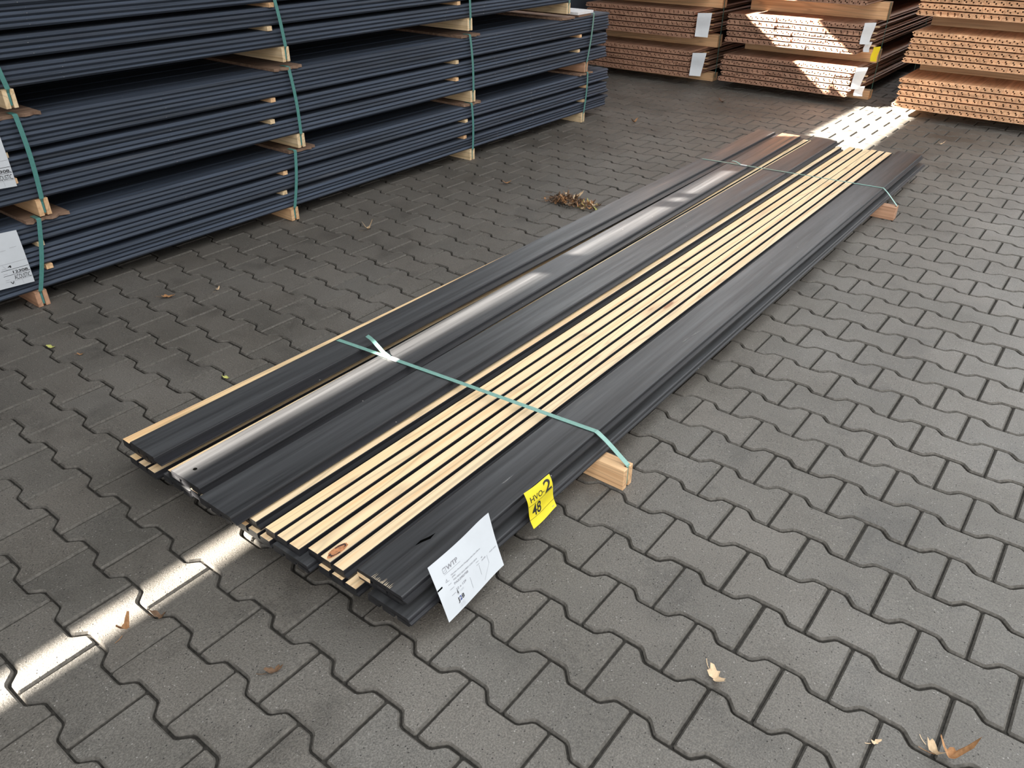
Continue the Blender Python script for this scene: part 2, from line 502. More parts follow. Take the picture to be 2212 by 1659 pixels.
K = [o for o in bpy.data.objects if o.get('label', '').startswith('slatted board face up in the middle of the bundle, right')][0]
M['knot'] = simple('knot_wood', (.40,.17,.075), .6, .4, .35, 160)
M['knot_rim'] = simple('knot_bark', (.07,.04,.03), .8, .2, .4, 160)
def knot(parent, cx, cy, rx, ry, seed):
    r = random.Random(seed); n = 18
    def ring(k): return [(cx+rx*k*math.cos(i*2*math.pi/n)*(1+r.uniform(-.12,.12)), cy+ry*k*math.sin(i*2*math.pi/n)*(1+r.uniform(-.12,.12))) for i in range(n)]
    mesh_obj('knot', [(x, y, T_B+.0003) for x, y in ring(1)], [tuple(range(n))], M['knot'], parent)
    a = ring(.86); b = ring(.62)
    vs = [(x, y, T_B+.0006) for x, y in a+b]
    fs = [(i, (i+1) % n, n+(i+1) % n, n+i) for i in range(n) if i % 9 not in (0, 1, 2)]
    mesh_obj('knot_rim', vs, fs, M['knot_rim'], parent)
knot(K, .0595, .036, .0115, .030, 3)
# bearers under the bundle
def bearer(label, x0, x1, yc, w, z0, z1, m, group, cat='bearer', slot=True, name='bearer_batten'):
    b = MB()
    y0, y1 = yc-w/2, yc+w/2
    if slot:
        s0, s1 = yc-.004, yc+.006
        poly = [(x0, y0), (x1, y0), (x1, s0), (x1-.014, s0), (x1-.014, s1), (x1, s1), (x1, y1), (x0, y1)]
    else:
        poly = [(x0, y0), (x1, y0), (x1, y1), (x0, y1)]
    b.prism_z(poly, z0, z1)
    o = b.build(name, m)
    # wood grain follows local Y: turn the mesh so that its length is local Y
    for v in o.data.vertices:
        x, y, z = v.co
        v.co = (-(y-yc), x-x1, z-z0)
    o.location = (x1, yc, z0)
    o.rotation_euler = (0, 0, -math.pi/2)
    bevel(o, .0012)
    return tag(o, label, cat, group)
bearer('wooden bearer under the open bundle beside the yellow card, strap around its end', -1.09, .034, .681, .046, 0, .067, M['pine'], 'bearers under the open bundle')
bearer('wooden bearer under the far end of the open bundle', -1.10, .006, 3.356, .046, 0, .067, M['redpine'], 'bearers under the open bundle')

# ------------------------------------------------------------------ straps
def ribbon(name, pts, width, wdir, m, thick=.0008, parent=None, twist=None):
    """flat band through 3-D points; wdir: width direction per point or one vector"""
    n = len(pts); vs = []; fs = []
    for i, p in enumerate(pts):
        p = Vector(p)
        wd = Vector(wdir[i] if isinstance(wdir, list) else wdir).normalized()
        t = (Vector(pts[min(i+1, n-1)]) - Vector(pts[max(i-1, 0)])).normalized()
        nn = t.cross(wd).normalized()
        for a, b in ((-1, -1), (1, -1), (1, 1), (-1, 1)):
            q = p + wd*(a*width/2) + nn*(b*thick/2)
            vs.append(q)
    for i in range(n-1):
        b = i*4
        for k in range(4):
            l = (k+1) % 4
            fs.append((b+k, b+4+k, b+4+l, b+l))
    fs += [(0, 1, 2, 3), (4*n-1, 4*n-2, 4*n-3, 4*n-4)]
    return mesh_obj(name, vs, fs, m, parent)

ZT = .1352
def strap_bundle(label, xl, yl, xa, ya, xb, yb, w, seal_t, tail, m, seg):
    r = empty('strap', (xb, yb, 0)); 
    tag(r, label, 'strap', 'straps around the open bundle')
    off = Vector((xb, yb, 0))
    pts = []
    # from under the left edge up and over, across, down to the bearer end and down its slot
    pts.append((xl-.004, yl, .100)); pts.append((xl-.002, yl, .130)); pts.append((xl+.008, yl, ZT))
    for k in range(1, 9):
        t = k/9
        pts.append((xl+(xa-xl)*t, yl+(ya-yl)*t, ZT + .0012*math.sin(math.pi*t)))
    pts.append((xa-.004, ya, ZT+.0003)); pts.append((xa+.003, ya, ZT-.002))
    for t in (.25, .5, .75):
        pts.append((xa+.003+(xb-xa-.010)*t, ya+(yb-ya)*t, ZT-.002-(ZT-.002-.070)*(t**1.15)))
    pts += [(xb-.006, yb, .0705), (xb-.004, yb, .066), (xb-.004, yb, .040), (xb-.004, yb, .006)]
    wd = []
    for i, q in enumerate(pts):
        wd.append((.06, 1, 0))
    # the band turns on edge where it enters the slot
    k = len(pts)
    P = [Vector(q)-off for q in pts]
    ws = w
    ribbon('band', P[:k-2], ws, wd[:k-2], m, parent=r)
    ribbon('band_end', P[k-3:], .007, (0, 1, 0), m, parent=r)
    t = seal_t
    s = Vector((xl+(xa-xl)*t, yl+(ya-yl)*t, ZT+.0014)) - off
    d = Vector((xa-xl, ya-yl, 0)).normalized()
    ribbon('seal', [s, s+d*.035], w*1.15, (-d.y, d.x, 0), M['seal'], .0028, r)
    if tail:
        tp = [s + Vector(q) for q in tail]
        ribbon('loose_tail', tp, w*.95, (-d.y*.9, d.x, .1), m, parent=r)
    return r
strap_bundle('pale green strap across the near third of the open bundle, loose tail standing up', -1.037, .604, -.074, .685, .034, .685, .0155, .235,
             [(0,0,.002), (-.03,.004,.006), (-.06,.012,.013), (-.09,.022,.017), (-.115,.030,.018), (-.138,.036,.017)], M['strap'], 0)
strap_bundle('thin green strap across the far end of the open bundle, above the far bearer', -1.052, 3.300, -.088, 3.390, .006, 3.362, .0105, .235,
             [(0,0,.002), (-.03,.005,.010), (-.055,.010,.010)], M['strap'], 0)

# ------------------------------------------------------------------ dark stack on the left: three strapped packages of black boards
XF = -2.36        # front plane
NB = 8; PB = .131
TBK = .018        # board thickness in these packages
YN, YF = -.42, 4.40
def fin_profile(w, t, groove=True, flip=False):
    """board cross section, face up: back at z=0; pointed lip on both edges, three grooves in the face"""
    pts = [(.010, 0), (w-.009, 0), (w, t*.46), (w, t*.58), (w-.007, t)]
    if groove:
        g = .0085; gd = t*.48
        for c in (w*.80, w*.50, w*.20):
            pts += [(c+g/2, t), (c+g/2, t-gd), (c-g/2, t-gd), (c-g/2, t)]
    pts += [(.008, t), (0, t*.58), (0, t*.46)]
    if flip:
        pts = [(w-x, t-z) for x, z in pts]
    return pts
def proto_board(name, w, t, L, m, flip):
    b = MB(); b.prism_y(fin_profile(w, t, True, flip), 0, L)
    me = b.build(name, m)
    return me
def ordinal(n):
    return ['first','second','third','fourth','fifth','sixth','seventh','eighth','ninth','tenth'][n]
pk_name = ['lowest', 'middle', 'topmost']
PACK = [  # (z of bearer foot, z of first course, groups of courses, y near, y far)
 (0.0, .065, [2, 2, 2], YN, 4.40),
 (.340, .405, [2, 2, 3], YN+.02, 4.36),
 (.732, .797, [2, 2, 3], YN-.3, 3.88),
]
COLS = [[.2405, 1.480, 2.845, 4.075], [.348, 1.577, 2.863, 4.085], [.350, 1.556, 2.850, 3.840]]
ST_Y = [[.285, 1.475, 2.79, 4.095], [.270, 1.440, 2.735, 4.000], [.33, 1.515, 2.79, 3.80]]
TH = .018
protoA = protoB = None
rest = MB()
pk_top = []
for pi, (zb, z0, groups, y0, y1) in enumerate(PACK):
    z = z0; cno = 0
    for gi, g in enumerate(groups):
        for c in range(g):
            for half in (0, 1):
                dx = rnd.uniform(-.005, .005); dy = rnd.uniform(-.018, .018); w = PB-.001
                for k in range(NB):
                    x = XF - (k+1)*PB + ((dx+.0055) if k == 0 else 0)
                    if k >= 1 and not (cno == sum(groups)-1 and k == 1):
                        # boards deeper in the package: nobody sees them one by one
                        poly = [(x+a, z+half*TH+b) for a, b in fin_profile(w, TH, False, half == 1)]
                        rest.prism_y(poly, y0+rnd.uniform(-.012,.012), y1-.03-(.27 if (pi == 2 and gi >= 1) else 0)+rnd.uniform(-.012,.012))
                        continue
                    src = protoA if half == 0 else protoB
                    if src is None:
                        b = MB(); b.prism_y(fin_profile(w, TH, True, half == 1), 0, YF-YN)
                        o = b.build('black_board', M['black_stack'])
                        if half == 0: protoA = o
                        else: protoB = o
                    else:
                        o = link(src.copy())
                    ye = y1 - (.27 if (pi == 2 and gi >= 1) else 0)
                    o.location = (x, y0+dy, z+half*TH+.0004)
                    o.scale = (1, (ye-y0)/(YF-YN), 1)
                    hn = 'lower' if half == 0 else 'upper'
                    if k == 0:
                        lab = f'black board edge, {hn} of the {ordinal(cno)} pair from below, {pk_name[pi]} package, left stack'
                    else:
                        lab = f'black board behind the front edge, {hn} half of top pair, {pk_name[pi]} left package'
                    tag(o, lab, 'board', 'black boards of the left stack')
            z += 2*TH; cno += 1
        if gi < len(groups)-1:
            # stickers between the groups
            for ci, ys in enumerate(ST_Y[pi]):
                dy = rnd.uniform(-.03, .03)
                s = MB(); s.box(-.5*(.026), .5*.026, -1.03, 0, 0, .0185)
                o = s.build('spacer_stick', M['pale'] if (ci+gi) % 2 else M['pine'])
                o.location = (XF+.004+rnd.uniform(-.004,.008), ys+dy, z+.0006); o.rotation_euler = (0, 0, -math.pi/2)
                tag(o, f'square spacer stick end, {"lower" if gi == 0 else "upper"} row, {pk_name[pi]} left package, {ordinal(ci)} from near end',
                    'spacer', 'spacer sticks of the left stack')
            z += .020
    pk_top.append(z)
    # bearers
    for ci, yc in enumerate(COLS[pi]):
        m = [M['redpine'], M['pine'], M['pale'], M['pale']][(ci+pi) % 4] if pi < 2 else M['pale']
        bearer(f'upright bearer batten under the {pk_name[pi]} left package, {ordinal(ci)} from the near end', XF-1.05, XF+.012, yc, .046 if pi < 2 else .042,
               zb+.0005, z0-.0005, m, 'bearers of the left stack')
        if pi > 0:
            b = MB(); n = 9
            yy0, yy1 = -.075, .085
            # ragged thin plank lying on the package below
            fr = [(.004+rnd.uniform(-.012, .010), yy0+(yy1-yy0)*i/n) for i in range(n+1)]
            poly = [(-1.03, yy0)] + fr + [(-1.03, yy1)]
            b.prism_z(poly, 0, .0125)
            o = b.build('packing_plank', M['plank'])
            o.location = (XF+.006, yc, pk_top[pi-1]+.0012)
            tag(o, f'rough thin plank under the {ordinal(ci)} bearer from the near end, {pk_name[pi]} left package', 'plank', 'packing planks of the left stack')
o = rest.build('black_board_filling', M['black_stack'])
tag(o, 'black boards deep inside the three packages of the left stack', 'boards', kind='stuff')

# short plank near the middle package's far end, sunlight painted in its colour
o = MB(); o.box(-.90, 0, 0, .19, 0, .016)
pl = o.build('packing_plank', M['whitewash']); pl.location = (XF+.004, 3.965, pk_top[1]+.016)
tag(pl, 'pale white-topped plank on the far end of the middle left package', 'plank')
o = MB(); o.box(-.90, 0, 0, .15, 0, .013)
pl2 = o.build('packing_plank', M['plank']); pl2.location = (XF-.002, 3.985, pk_top[1]+.0015)
tag(pl2, 'brown plank beneath the white-topped plank on the middle left package', 'plank')

# straps of the packages
def pack_strap(label, y, yb, zt, zb, lean, m):
    x = XF + .0145
    r = empty('strap', (x, y, zb)); tag(r, label, 'strap', 'straps of the left stack')
    n = 6
    pts = [(-.05, lean, zt-zb+.002), (-.004, lean, zt-zb+.002), (.0015, lean, zt-zb-.002)]
    for i in range(1, n): 
        t = i/n
        pts.append((.002+.0025*math.sin(math.pi*t), lean*(1-t)+.006*math.sin(math.pi*t), (zt-zb)*(1-t)))
    pts.append((0.0025, 0, 0.001))
    ribbon('band', pts, .017, (0, 1, 0), m, parent=r)
    ribbon('band_end', [(0.0025, 0, .001), (-.004, yb-y, -.012), (-.006, yb-y, -.055)], .0085, (0, 1, 0), m, parent=r)
    return r
for pi, (zb, z0, groups, y0, y1) in enumerate(PACK):
    for ci, yc in enumerate(COLS[pi]):
        zt = pk_top[pi] + .014 if not (pi == 2 and ci == 3) else .885
        leans = [[.075, .05, -.0, .03], [.0, -.02, -.02, .06], [-.06, -.05, -.03, -.02]][pi][ci]
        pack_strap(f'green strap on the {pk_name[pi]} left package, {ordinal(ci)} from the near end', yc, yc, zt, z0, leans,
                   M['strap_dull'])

# ------------------------------------------------------------------ labels with print
_txt_cache = {}
def text_verts(s, size=1.0, bold=0.0):
    cu = bpy.data.curves.new('t', 'FONT'); cu.body = s; cu.size = 1.0; cu.offset = bold; cu.resolution_u = 4
    ob = link(bpy.data.objects.new('t', cu))
    dg = bpy.context.evaluated_depsgraph_get()
    me = bpy.data.meshes.new_from_object(ob.evaluated_get(dg))
    vs = [tuple(v.co) for v in me.vertices]; fs = [tuple(p.vertices) for p in me.polygons]
    bpy.data.objects.remove(ob); bpy.data.curves.remove(cu); bpy.data.meshes.remove(me)
    x0 = min(v[0] for v in vs); x1 = max(v[0] for v in vs)
    return [((v[0]-x0), v[1]) for v in vs], fs, x1-x0
class Paper:
    def __init__(s, name, TL, TR, BR, BL, m, label, cat, bulge=None, group=None, n=14, nrm=None):
        s.c = [Vector(q) for q in (TL, TR, BR, BL)]
        s.W = (s.c[1]-s.c[0]).length; s.H = (s.c[3]-s.c[0]).length
        s.n = (s.c[3]-s.c[0]).cross(s.c[1]-s.c[0]).normalized()
        if nrm is not None and s.n.dot(Vector(nrm)) < 0: s.n = -s.n
        s.b = bulge or (lambda a, b: 0)
        s.root = empty(name, s.c[3]); s.off = s.c[3]
        tag(s.root, label, cat, group)
        vs, fs = [], []
        for j in range(n+1):
            for i in range(n+1): vs.append(s.P(i/n, j/n))
        q = len(vs)
        for j in range(n+1):
            for i in range(n+1): vs.append(s.P(i/n, j/n) - s.n*.0004)
        for j in range(n):
            for i in range(n):
                a = j*(n+1)+i
                fs.append((a, a+1, a+n+2, a+n+1)); fs.append((q+a+n+1, q+a+n+2, q+a+1, q+a))
        mesh_obj('sheet', vs, fs, m, s.root, smooth=True)
    def P(s, a, b, lift=0):
        t = s.c[0].lerp(s.c[1], a); u = s.c[3].lerp(s.c[2], a)
        return t.lerp(u, b) + s.n*(s.b(a, b)+lift) - s.off
    def text(s, txt, a, b, height=None, width=None, m='ink', slant=0.0, bold=0, name='printed_text', da=0.0):
        vs, fs, w = text_verts(txt, 1, bold)
        # cap height of the default font is about .73 of its size
        ky = height/.73 if height else width*s.W/s.H/w
        kx = width/w if width else ky*s.H/s.W
        out = [s.P(a + x*kx, b - y*ky + slant*x*kx, .0006) for x, y in vs]
        return mesh_obj(name, out, fs, M[m], s.root)
    def bar(s, a0, b0, a1, b1, t, m='ink', name='printed_line'):
        ta = t/s.W; tb = t/s.H
        k = 6; vs = []; fs = []
        for i in range(k+1):
            f = i/k; a = a0+(a1-a0)*f; b = b0+(b1-b0)*f
            if abs(a1-a0)*s.W > abs(b1-b0)*s.H: vs += [s.P(a, b-tb/2, .0006), s.P(a, b+tb/2, .0006)]
            else: vs += [s.P(a-ta/2, b, .0006), s.P(a+ta/2, b, .0006)]
        for i in range(k): fs.append((2*i, 2*i+2, 2*i+3, 2*i+1))
        return mesh_obj(name, vs, fs, M[m], s.root)

# white delivery label at the side of the bundle (plane leaning outwards at its foot)
W = Paper('paper_label', (-.0665,-.0045,.1708), (-.0709,.1972,.1838), (-.0240,.2015,.0452), (-.0199,.0008,.0332), M['paper'],
          'white paper label with small printed text hanging on the right side of the open bundle', 'label',
          bulge=lambda a, b: .010*math.sin(math.pi*min(1, max(0, a)))*.3 - .004*max(0, a-.72)**1.5*4*(1-abs(b-.45)) + .007 + .003*math.sin(3.2*a+b*2) + .09*max(0, a-.72)**2*(1-b*.5), nrm=(1, -.2, .3))
W.text('WTP', .206, .258, .082, .168, 'grey_ink', bold=.012)
W.bar(.155, .175, .205, .178, .0008, 'grey_ink')
for q in ((.148,.185,.148,.262), (.192,.185,.192,.262)): W.bar(*q, .0007, 'grey_ink')
for q in ((.148,.185,.192,.185), (.148,.262,.192,.262), (.158,.235,.182,.215)): W.bar(*q, .0007, 'grey_ink')
W.bar(.15, .285, .40, .292, .0006, 'grey_ink')
W.text('German Acoustic Designprofiel 22x129mm', .228, .375, .026, .50, 'grey_ink', slant=.07)
W.text('(SMK)', .23, .420, .024, None, 'grey_ink')
W.text('70% PEFC SKH-PEFC-COC-0316', .235, .475, .026, .405, 'grey_ink', slant=.07)
W.text('PAK090798', .233, .548, .042, .228, 'grey_ink', slant=.05)
W.text('22 x 129', .2295, .655, .040, .165, 'grey_ink')
W.text('6 / 420', .225, .722, .034, .11, 'pale_ink')
W.text('4', .226, .728, .075, .022, 'ink', bold=.03, name='marker_stroke')
W.text('J28', .205, .845, .075, .105, 'ink', bold=.02, name='handwriting')
W.text('2', .238, .850, .085, .03, 'blue_ink', name='handwriting')
W.text('25', .211, .955, .075, .085, 'pale_ink', name='handwriting')
W.text('80', .705, .563, .024, None, 'grey_ink')
W.text('336.000', .699, .612, .024, None, 'grey_ink')
W.text('M1/BT AND', .854, .612, .022, .115, 'grey_ink')
for q in ((.135,.41,.155,.365), (.155,.365,.160,.41), (.135,.41,.185,.418)): W.bar(*q, .0007, 'grey_ink')
for q in ((.15,.475,.20,.478), (.155,.565,.215,.565), (.15,.665,.215,.665), (.605,.545,.655,.552), (.605,.595,.655,.60)): W.bar(*q, .0008, 'grey_ink')
for q in ((.46,.66,.46,.86), (.64,.62,.64,.80), (.80,.60,.80,.745), (.80,.745,.66,.93)): W.bar(*q, .0006, 'grey_ink')
# torn slit at its left edge
W.bar(.0, .43, .075, .425, .004, 'hole', 'torn_slit')

Yc = Paper('yellow_card', (-.0560,.3267,.1610), (-.0543,.4322,.1557), (-.0259,.4298,.0689), (-.0245,.3282,.0648), M['yellow'],
           'yellow card reading HVO-2 and 48 on the right side of the open bundle', 'label',
           bulge=lambda a, b: .004*math.sin(2*math.pi*b)+.002*math.sin(math.pi*a*1.5), nrm=(1, 0, .3))
Yc.text('HVO-', .10, .325, .155, .53, 'ink', bold=.006, slant=.02)
Yc.text('2', .66, .375, .335, .29, 'ink', bold=.012)
Yc.text('48', .115, .735, .325, .33, 'ink', bold=.012)
Yc.bar(.0, .40, 1, .40, .0009, 'ink'); Yc.bar(.0, .772, 1, .772, .0009, 'ink')
Yc.bar(.84, .925, .93, .925, .0016, 'grey_ink')

# labels on the left stack
XL = XF + .010
def stack_label(label, y1, zt, zb, dy=0):
    w = .20; h = zt-zb
    L1 = Paper('paper_label', (XL, y1-w, zt+.012), (XL, y1, zt), (XL+.002, y1+.003, zb), (XL+.002, y1-w+.003, zb+.012), M['paper'], label, 'label',
               'labels of the left stack' and None, 'labels on the left stack', 8, (1, 0, 0)) if False else \
         Paper('paper_label', (XL, y1-w, zt+.012), (XL, y1, zt), (XL+.002, y1+.003, zb), (XL+.002, y1-w+.003, zb+.012), M['paper'], label, 'label',
               (lambda a, b: .003*math.sin(math.pi*b)), 'labels on the left stack', 8, (1, 0, 0))
    f = lambda y, z: (1-(y1-y)/w, (zt-z)/h)
    def t(s, y, z, hh, wd, m='ink', bold=0.0): 
        a, b = f(y, z); L1.text(s, a, b, hh/h, wd/w, m, bold=bold)
    def l(ya, za, yb, zb_, th=.0012, m='ink'):
        a, b = f(ya, za); c, d = f(yb, zb_); L1.bar(a, b, c, d, th, m)
    t('4', y1-.074, zt-.133, .010, .014, bold=.02)
    t('12308.', y1-.062, zt-.156, .0105, .058, bold=.02)
    t('ACOUSTIC.', y1-.063, zt-.182, .019, .060, bold=-.0)
    t('V', y1-.082, zt-.197, .010, .014, bold=.02)
    l(y1-.10, zt-.117, y1-.002, zt-.113, .0007, 'grey_ink')
    l(y1-.10, zt-.141, y1-.002, zt-.137, .0014)
    l(y1-.098, zt-.162, y1-.002, zt-.158, .0014)
    l(y1-.098, zt-.186, y1-.002, zt-.184, .0007, 'grey_ink')
    l(y1-.090, zt-.118, y1-.078, zt-.139, .0006, 'grey_ink'); l(y1-.070, zt-.185, y1-.068, zt-.204, .0006, 'grey_ink'); l(y1-.040, zt-.185, y1-.038, zt-.204, .0006, 'grey_ink')
    for dy_, dz in ((.096,.134),(.096,.154),(.096,.178)): l(y1-dy_, zt-dz, y1-dy_+.015, zt-dz+.0005, .0009, 'grey_ink')
    l(y1-.045, zt-.060, y1-.02, zt-.058, .0008, 'grey_ink'); l(y1-.08, zt-.066, y1-.06, zt-.065, .0008, 'grey_ink')
    return L1
stack_label('white printed label on the lowest left package, above the paving', .230, .316, .108)
stack_label('white printed label on the middle left package, cut by the picture edge', .278, .680, .470)

# ------------------------------------------------------------------ brown board stacks at the back
BWID = .1355; BT = .0172; BGAP = .0095; BL = 4.2
def brown_profile(flip, left=False, right=False):
    """square-edged where boards meet, pointed tongue on the outer edge of a course"""
    w, t = BWID-.0008, BT
    if flip: left, right = right, left
    pts = [(.016, 0)] if left else [(.001, 0)]
    pts += [(w-.016, 0), (w-.001, t*.50), (w-.001, t*.62), (w-.012, t)] if right else [(w-.001, 0), (w, .001), (w, t)]
    g = .0095; gd = t*.56
    for c in (.112, .0675, .023):
        pts += [(c+g/2+.006, t), (c+g/2+.006, t-gd), (c-g/2+.006, t-gd), (c-g/2+.006, t)]
    pts += [(.011, t), (.001, t*.62), (.001, t*.50)] if left else [(0, t), (0, .001)]
    if flip: pts = [(w-x, t-z) for x, z in pts]
    return pts
brown_src = {}
def brown_stack(sname, xL, yF, packs, cols, stuff=None, wob=1.0, wm='brown'):
    """packs: list of (z0, number of courses, name)"""
    bulk = MB()
    for (z0, nc, pname) in packs:
        z = z0
        for c in range(nc):
            dxc = rnd.uniform(-.012, .012)*wob; dyc = rnd.uniform(-.008, .008)
            for half in (0, 1):
                dxh = rnd.uniform(-.006, .006)
                for k in range(cols):
                    x = xL + k*BWID + dxc + dxh
                    y = yF + dyc + rnd.uniform(-.007, .007)*(2.0 if rnd.random() < .15 else 1)
                    zz = z + half*BT + (.0003 if half else 0)
                    if stuff:
                        bulk.prism_y([(x+a, zz+b) for a, b in brown_profile(half == 1, k == 0, k == cols-1)], y, y+BL)
                        continue
                    key = (half, k == 0, k == cols-1, wm)
                    if key not in brown_src:
                        b = MB(); b.prism_y(brown_profile(half == 1, k == 0, k == cols-1), 0, BL)
                        o = brown_src[key] = b.build('brown_board', M[wm])
                    else:
                        o = link(brown_src[key].copy())
                    o.location = (x, y, zz)
                    tag(o, f'brown board end, {ordinal(k)} from left, {"upper" if half else "lower"} in {ordinal(c)} course, {pname} package, {sname} stack',
                        'board', f'brown boards of the {sname} stack')
            z += 2*BT + BGAP
    if stuff:
        o = bulk.build('brown_board_stack', M[wm])
        tag(o, stuff, 'boards', kind='stuff')
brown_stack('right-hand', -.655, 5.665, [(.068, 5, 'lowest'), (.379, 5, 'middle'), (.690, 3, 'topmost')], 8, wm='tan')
brown_stack('sunlit', -2.105, 5.79, [(.068, 5, 'lowest'), (.376, 5, 'middle'), (.712, 1, 'topmost')], 8)
brown_stack('far', -3.43, 5.725, [(.068, 5, 'lowest'), (.378, 5, 'middle')], 8, stuff='far stack of brown grooved boards beside the end of the black stack')
# unseen packages higher up, added to block sky reflections on boards and floor
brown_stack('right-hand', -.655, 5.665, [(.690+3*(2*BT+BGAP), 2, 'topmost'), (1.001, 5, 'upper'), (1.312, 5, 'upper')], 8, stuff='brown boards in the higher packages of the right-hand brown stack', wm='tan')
brown_stack('sunlit', -2.105, 5.79, [(.712+2*BT+BGAP, 4, 'topmost'), (1.023, 5, 'upper'), (1.334, 5, 'upper')], 8, stuff='brown boards in the higher packages of the sunlit brown stack')
brown_stack('far', -3.43, 5.725, [(.682, 5, 'topmost'), (.993, 5, 'upper'), (1.304, 5, 'upper')], 8, stuff='brown boards in the higher packages of the far brown stack')
def cross_beam(label, x0, x1, yf, d, z0, z1, m, group='bearers of the brown stacks'):
    b = MB(); b.box(-d/2, d/2, x0-x1, 0, 0, z1-z0)
    o = b.build('bearer_batten', m); o.location = (x1, yf+d/2, z0); o.rotation_euler = (0, 0, -math.pi/2)
    bevel(o, .002)
    return tag(o, label, 'bearer', group)
PKT = 5*2*BT + 4*BGAP
HI = {'right-hand': [(.690+PKT+.001, 'fourth'), (1.001+PKT+.001, 'fifth')], 'sunlit': [(.712+PKT+.001, 'fourth'), (1.023+PKT+.001, 'fifth')], 'far': [(.682+PKT+.001, 'fourth'), (.993+PKT+.001, 'fifth')]}  # bearers under the added unseen packages
for nm, xl, xr, yf, lv in (('right-hand', -.62, .46, 6.06, [(0, .0675, 'lowest'), (.068+PKT+.001, .3785, 'middle'), (.379+PKT+.001, .6895, 'topmost')]),
                           ('sunlit', -2.06, -.960, 6.14, [(0, .0675, 'lowest'), (.068+PKT+.001, .3755, 'middle'), (.376+PKT+.001, .7115, 'topmost')]),
                           ('far', -3.40, -2.270, 6.04, [(0, .0675, 'lowest'), (.068+PKT+.001, .3775, 'middle')])):
    for (za, zb, pn) in lv + [(za_, za_+.0875, pn_) for za_, pn_ in HI[nm]]:
        cross_beam(f'front bearer under the {pn} package of the {nm} brown stack', xl, xr, yf, .09, za, zb, M['pine'])
        cross_beam(f'rear bearer under the {pn} package of the {nm} brown stack', xl, xr, yf+3.0, .09, za, zb, M['pine'])
# battens on top of the far stack, carrying the package above it
cross_beam('beam lying on top of the far brown stack', -3.40, -2.27, 6.04, .09, .378+PKT+.001, .6815, M['pine'])
# thin spacer sticks between the courses
for nm, xl, xr, yf, zs in (('right-hand', -.62, .44, 5.98, (.068, .379)), ('sunlit', -2.07, -.985, 6.05, (.068, .376)), ('far', -3.40, -2.315, 5.99, (.068, .378))):
    for pi, z0 in enumerate(zs):
        for c in range(4):
            z = z0 + (c+1)*2*BT + c*BGAP
            b = MB(); b.box(-.016, .016, xl-xr, 0, 0, BGAP-.0016)
            xr_ = xr + rnd.uniform(-.012, .02)
            o = b.build('spacer_stick', M['pale'] if nm == 'sunlit' else M['pine']); o.location = (xr_, yf+rnd.uniform(-.02,.02), z+.0009); o.rotation_euler = (0,0,-math.pi/2)
            tag(o, f'thin spacer stick above the {ordinal(c)} course, {pk_name[pi]} package, {nm} brown stack', 'spacer', 'spacer sticks of the brown stacks')

def corner_label(label, x, y, zt, zb, w, cat='label', m='paper', skew=.02, prints=True):
    P_ = Paper('paper_label' if m == 'paper' else 'yellow_card', (x, y, zt), (x+w, y+.045, zt+.004), (x+w-skew, y+.04, zb-.004), (x-skew*.3, y-.004, zb), M[m], label, cat,
               lambda a, b: .006*math.sin(math.pi*2*b+.6), None, 8, (.3, -1, 0))
    if prints:
        for q in ((.12,.2,.4,.2), (.12,.34,.55,.34), (.12,.42,.5,.42), (.12,.5,.6,.5), (.12,.62,.45,.62), (.3,.78,.8,.78), (.3,.86,.7,.86)): P_.bar(*q, .0022, 'pale_ink')
    return P_
corner_label('white paper label on the upper package of the far brown stack', -2.325, 5.705, .578, .400, .105, skew=.012)
corner_label('white paper label on the lower package of the far brown stack', -2.330, 5.705, .272, .092, .105, skew=.03)
corner_label('white paper label on the middle package of the sunlit brown stack', -1.012, 5.775, .600, .455, .070, skew=.020)
corner_label('white paper label on the lowest package of the sunlit brown stack', -1.004, 5.775, .290, .135, .075, skew=.030)
corner_label('small paper strip under the label on the lowest package of the sunlit stack', -.985, 5.80, .150, .085, .055, skew=.002)
corner_label('small paper strip under the label on the middle package of the sunlit stack', -.985, 5.80, .465, .400, .035, skew=.005)
corner_label('small yellow tag hanging on the sunlit brown stack between its packages', -.945, 5.90, .425, .325, .038, m='yellow', skew=.006, prints=False)
# thin strap down the side of the brown stacks
for nm, x, y, z1 in (('sunlit', -.957, 6.17, .712), ('right-hand', -.668, 6.12, .69), ('far', -2.266, 6.07, .66)):
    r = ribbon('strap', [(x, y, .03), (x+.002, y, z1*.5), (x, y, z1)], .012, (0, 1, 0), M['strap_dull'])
    tag(r, f'thin green strap down the side of the {nm} brown stack', 'strap', 'straps of the brown stacks')

# ------------------------------------------------------------------ leaves
def leaf_mesh(size, curl, kind, seed, m):
    r = random.Random(seed)
    n = 16; vs = []; fs = []
    ring = []
    for i in range(n):
        a = 2*math.pi*i/n
        rad = (.5 + .18*math.cos(2*a) + .14*math.cos(kind*a+.5))*size*(1+r.uniform(-.15, .15))
        x = rad*math.cos(a); y = rad*math.sin(a)*.75
        z = curl*(x*x*1.2 - y*y*.3 + abs(y)*size*.5)/size + r.uniform(-.05, .05)*size + .1*size
        ring.append((x, y, max(z, .001)))
    vs = [(0, 0, .002)] + ring
    for i in range(n): fs.append((0, 1+i, 1+(i+1) % n))
    # stalk
    b = len(vs)
    sx = -size*.62
    for k in range(4):
        t = k/3
        vs += [(sx-t*size*.7, t*t*size*.2-.0008, .002+t*size*.03), (sx-t*size*.7, t*t*size*.2+.0008, .002+t*size*.03)]
    for k in range(3): fs.append((b+2*k, b+2*k+1, b+2*k+3, b+2*k+2))
    return vs, fs
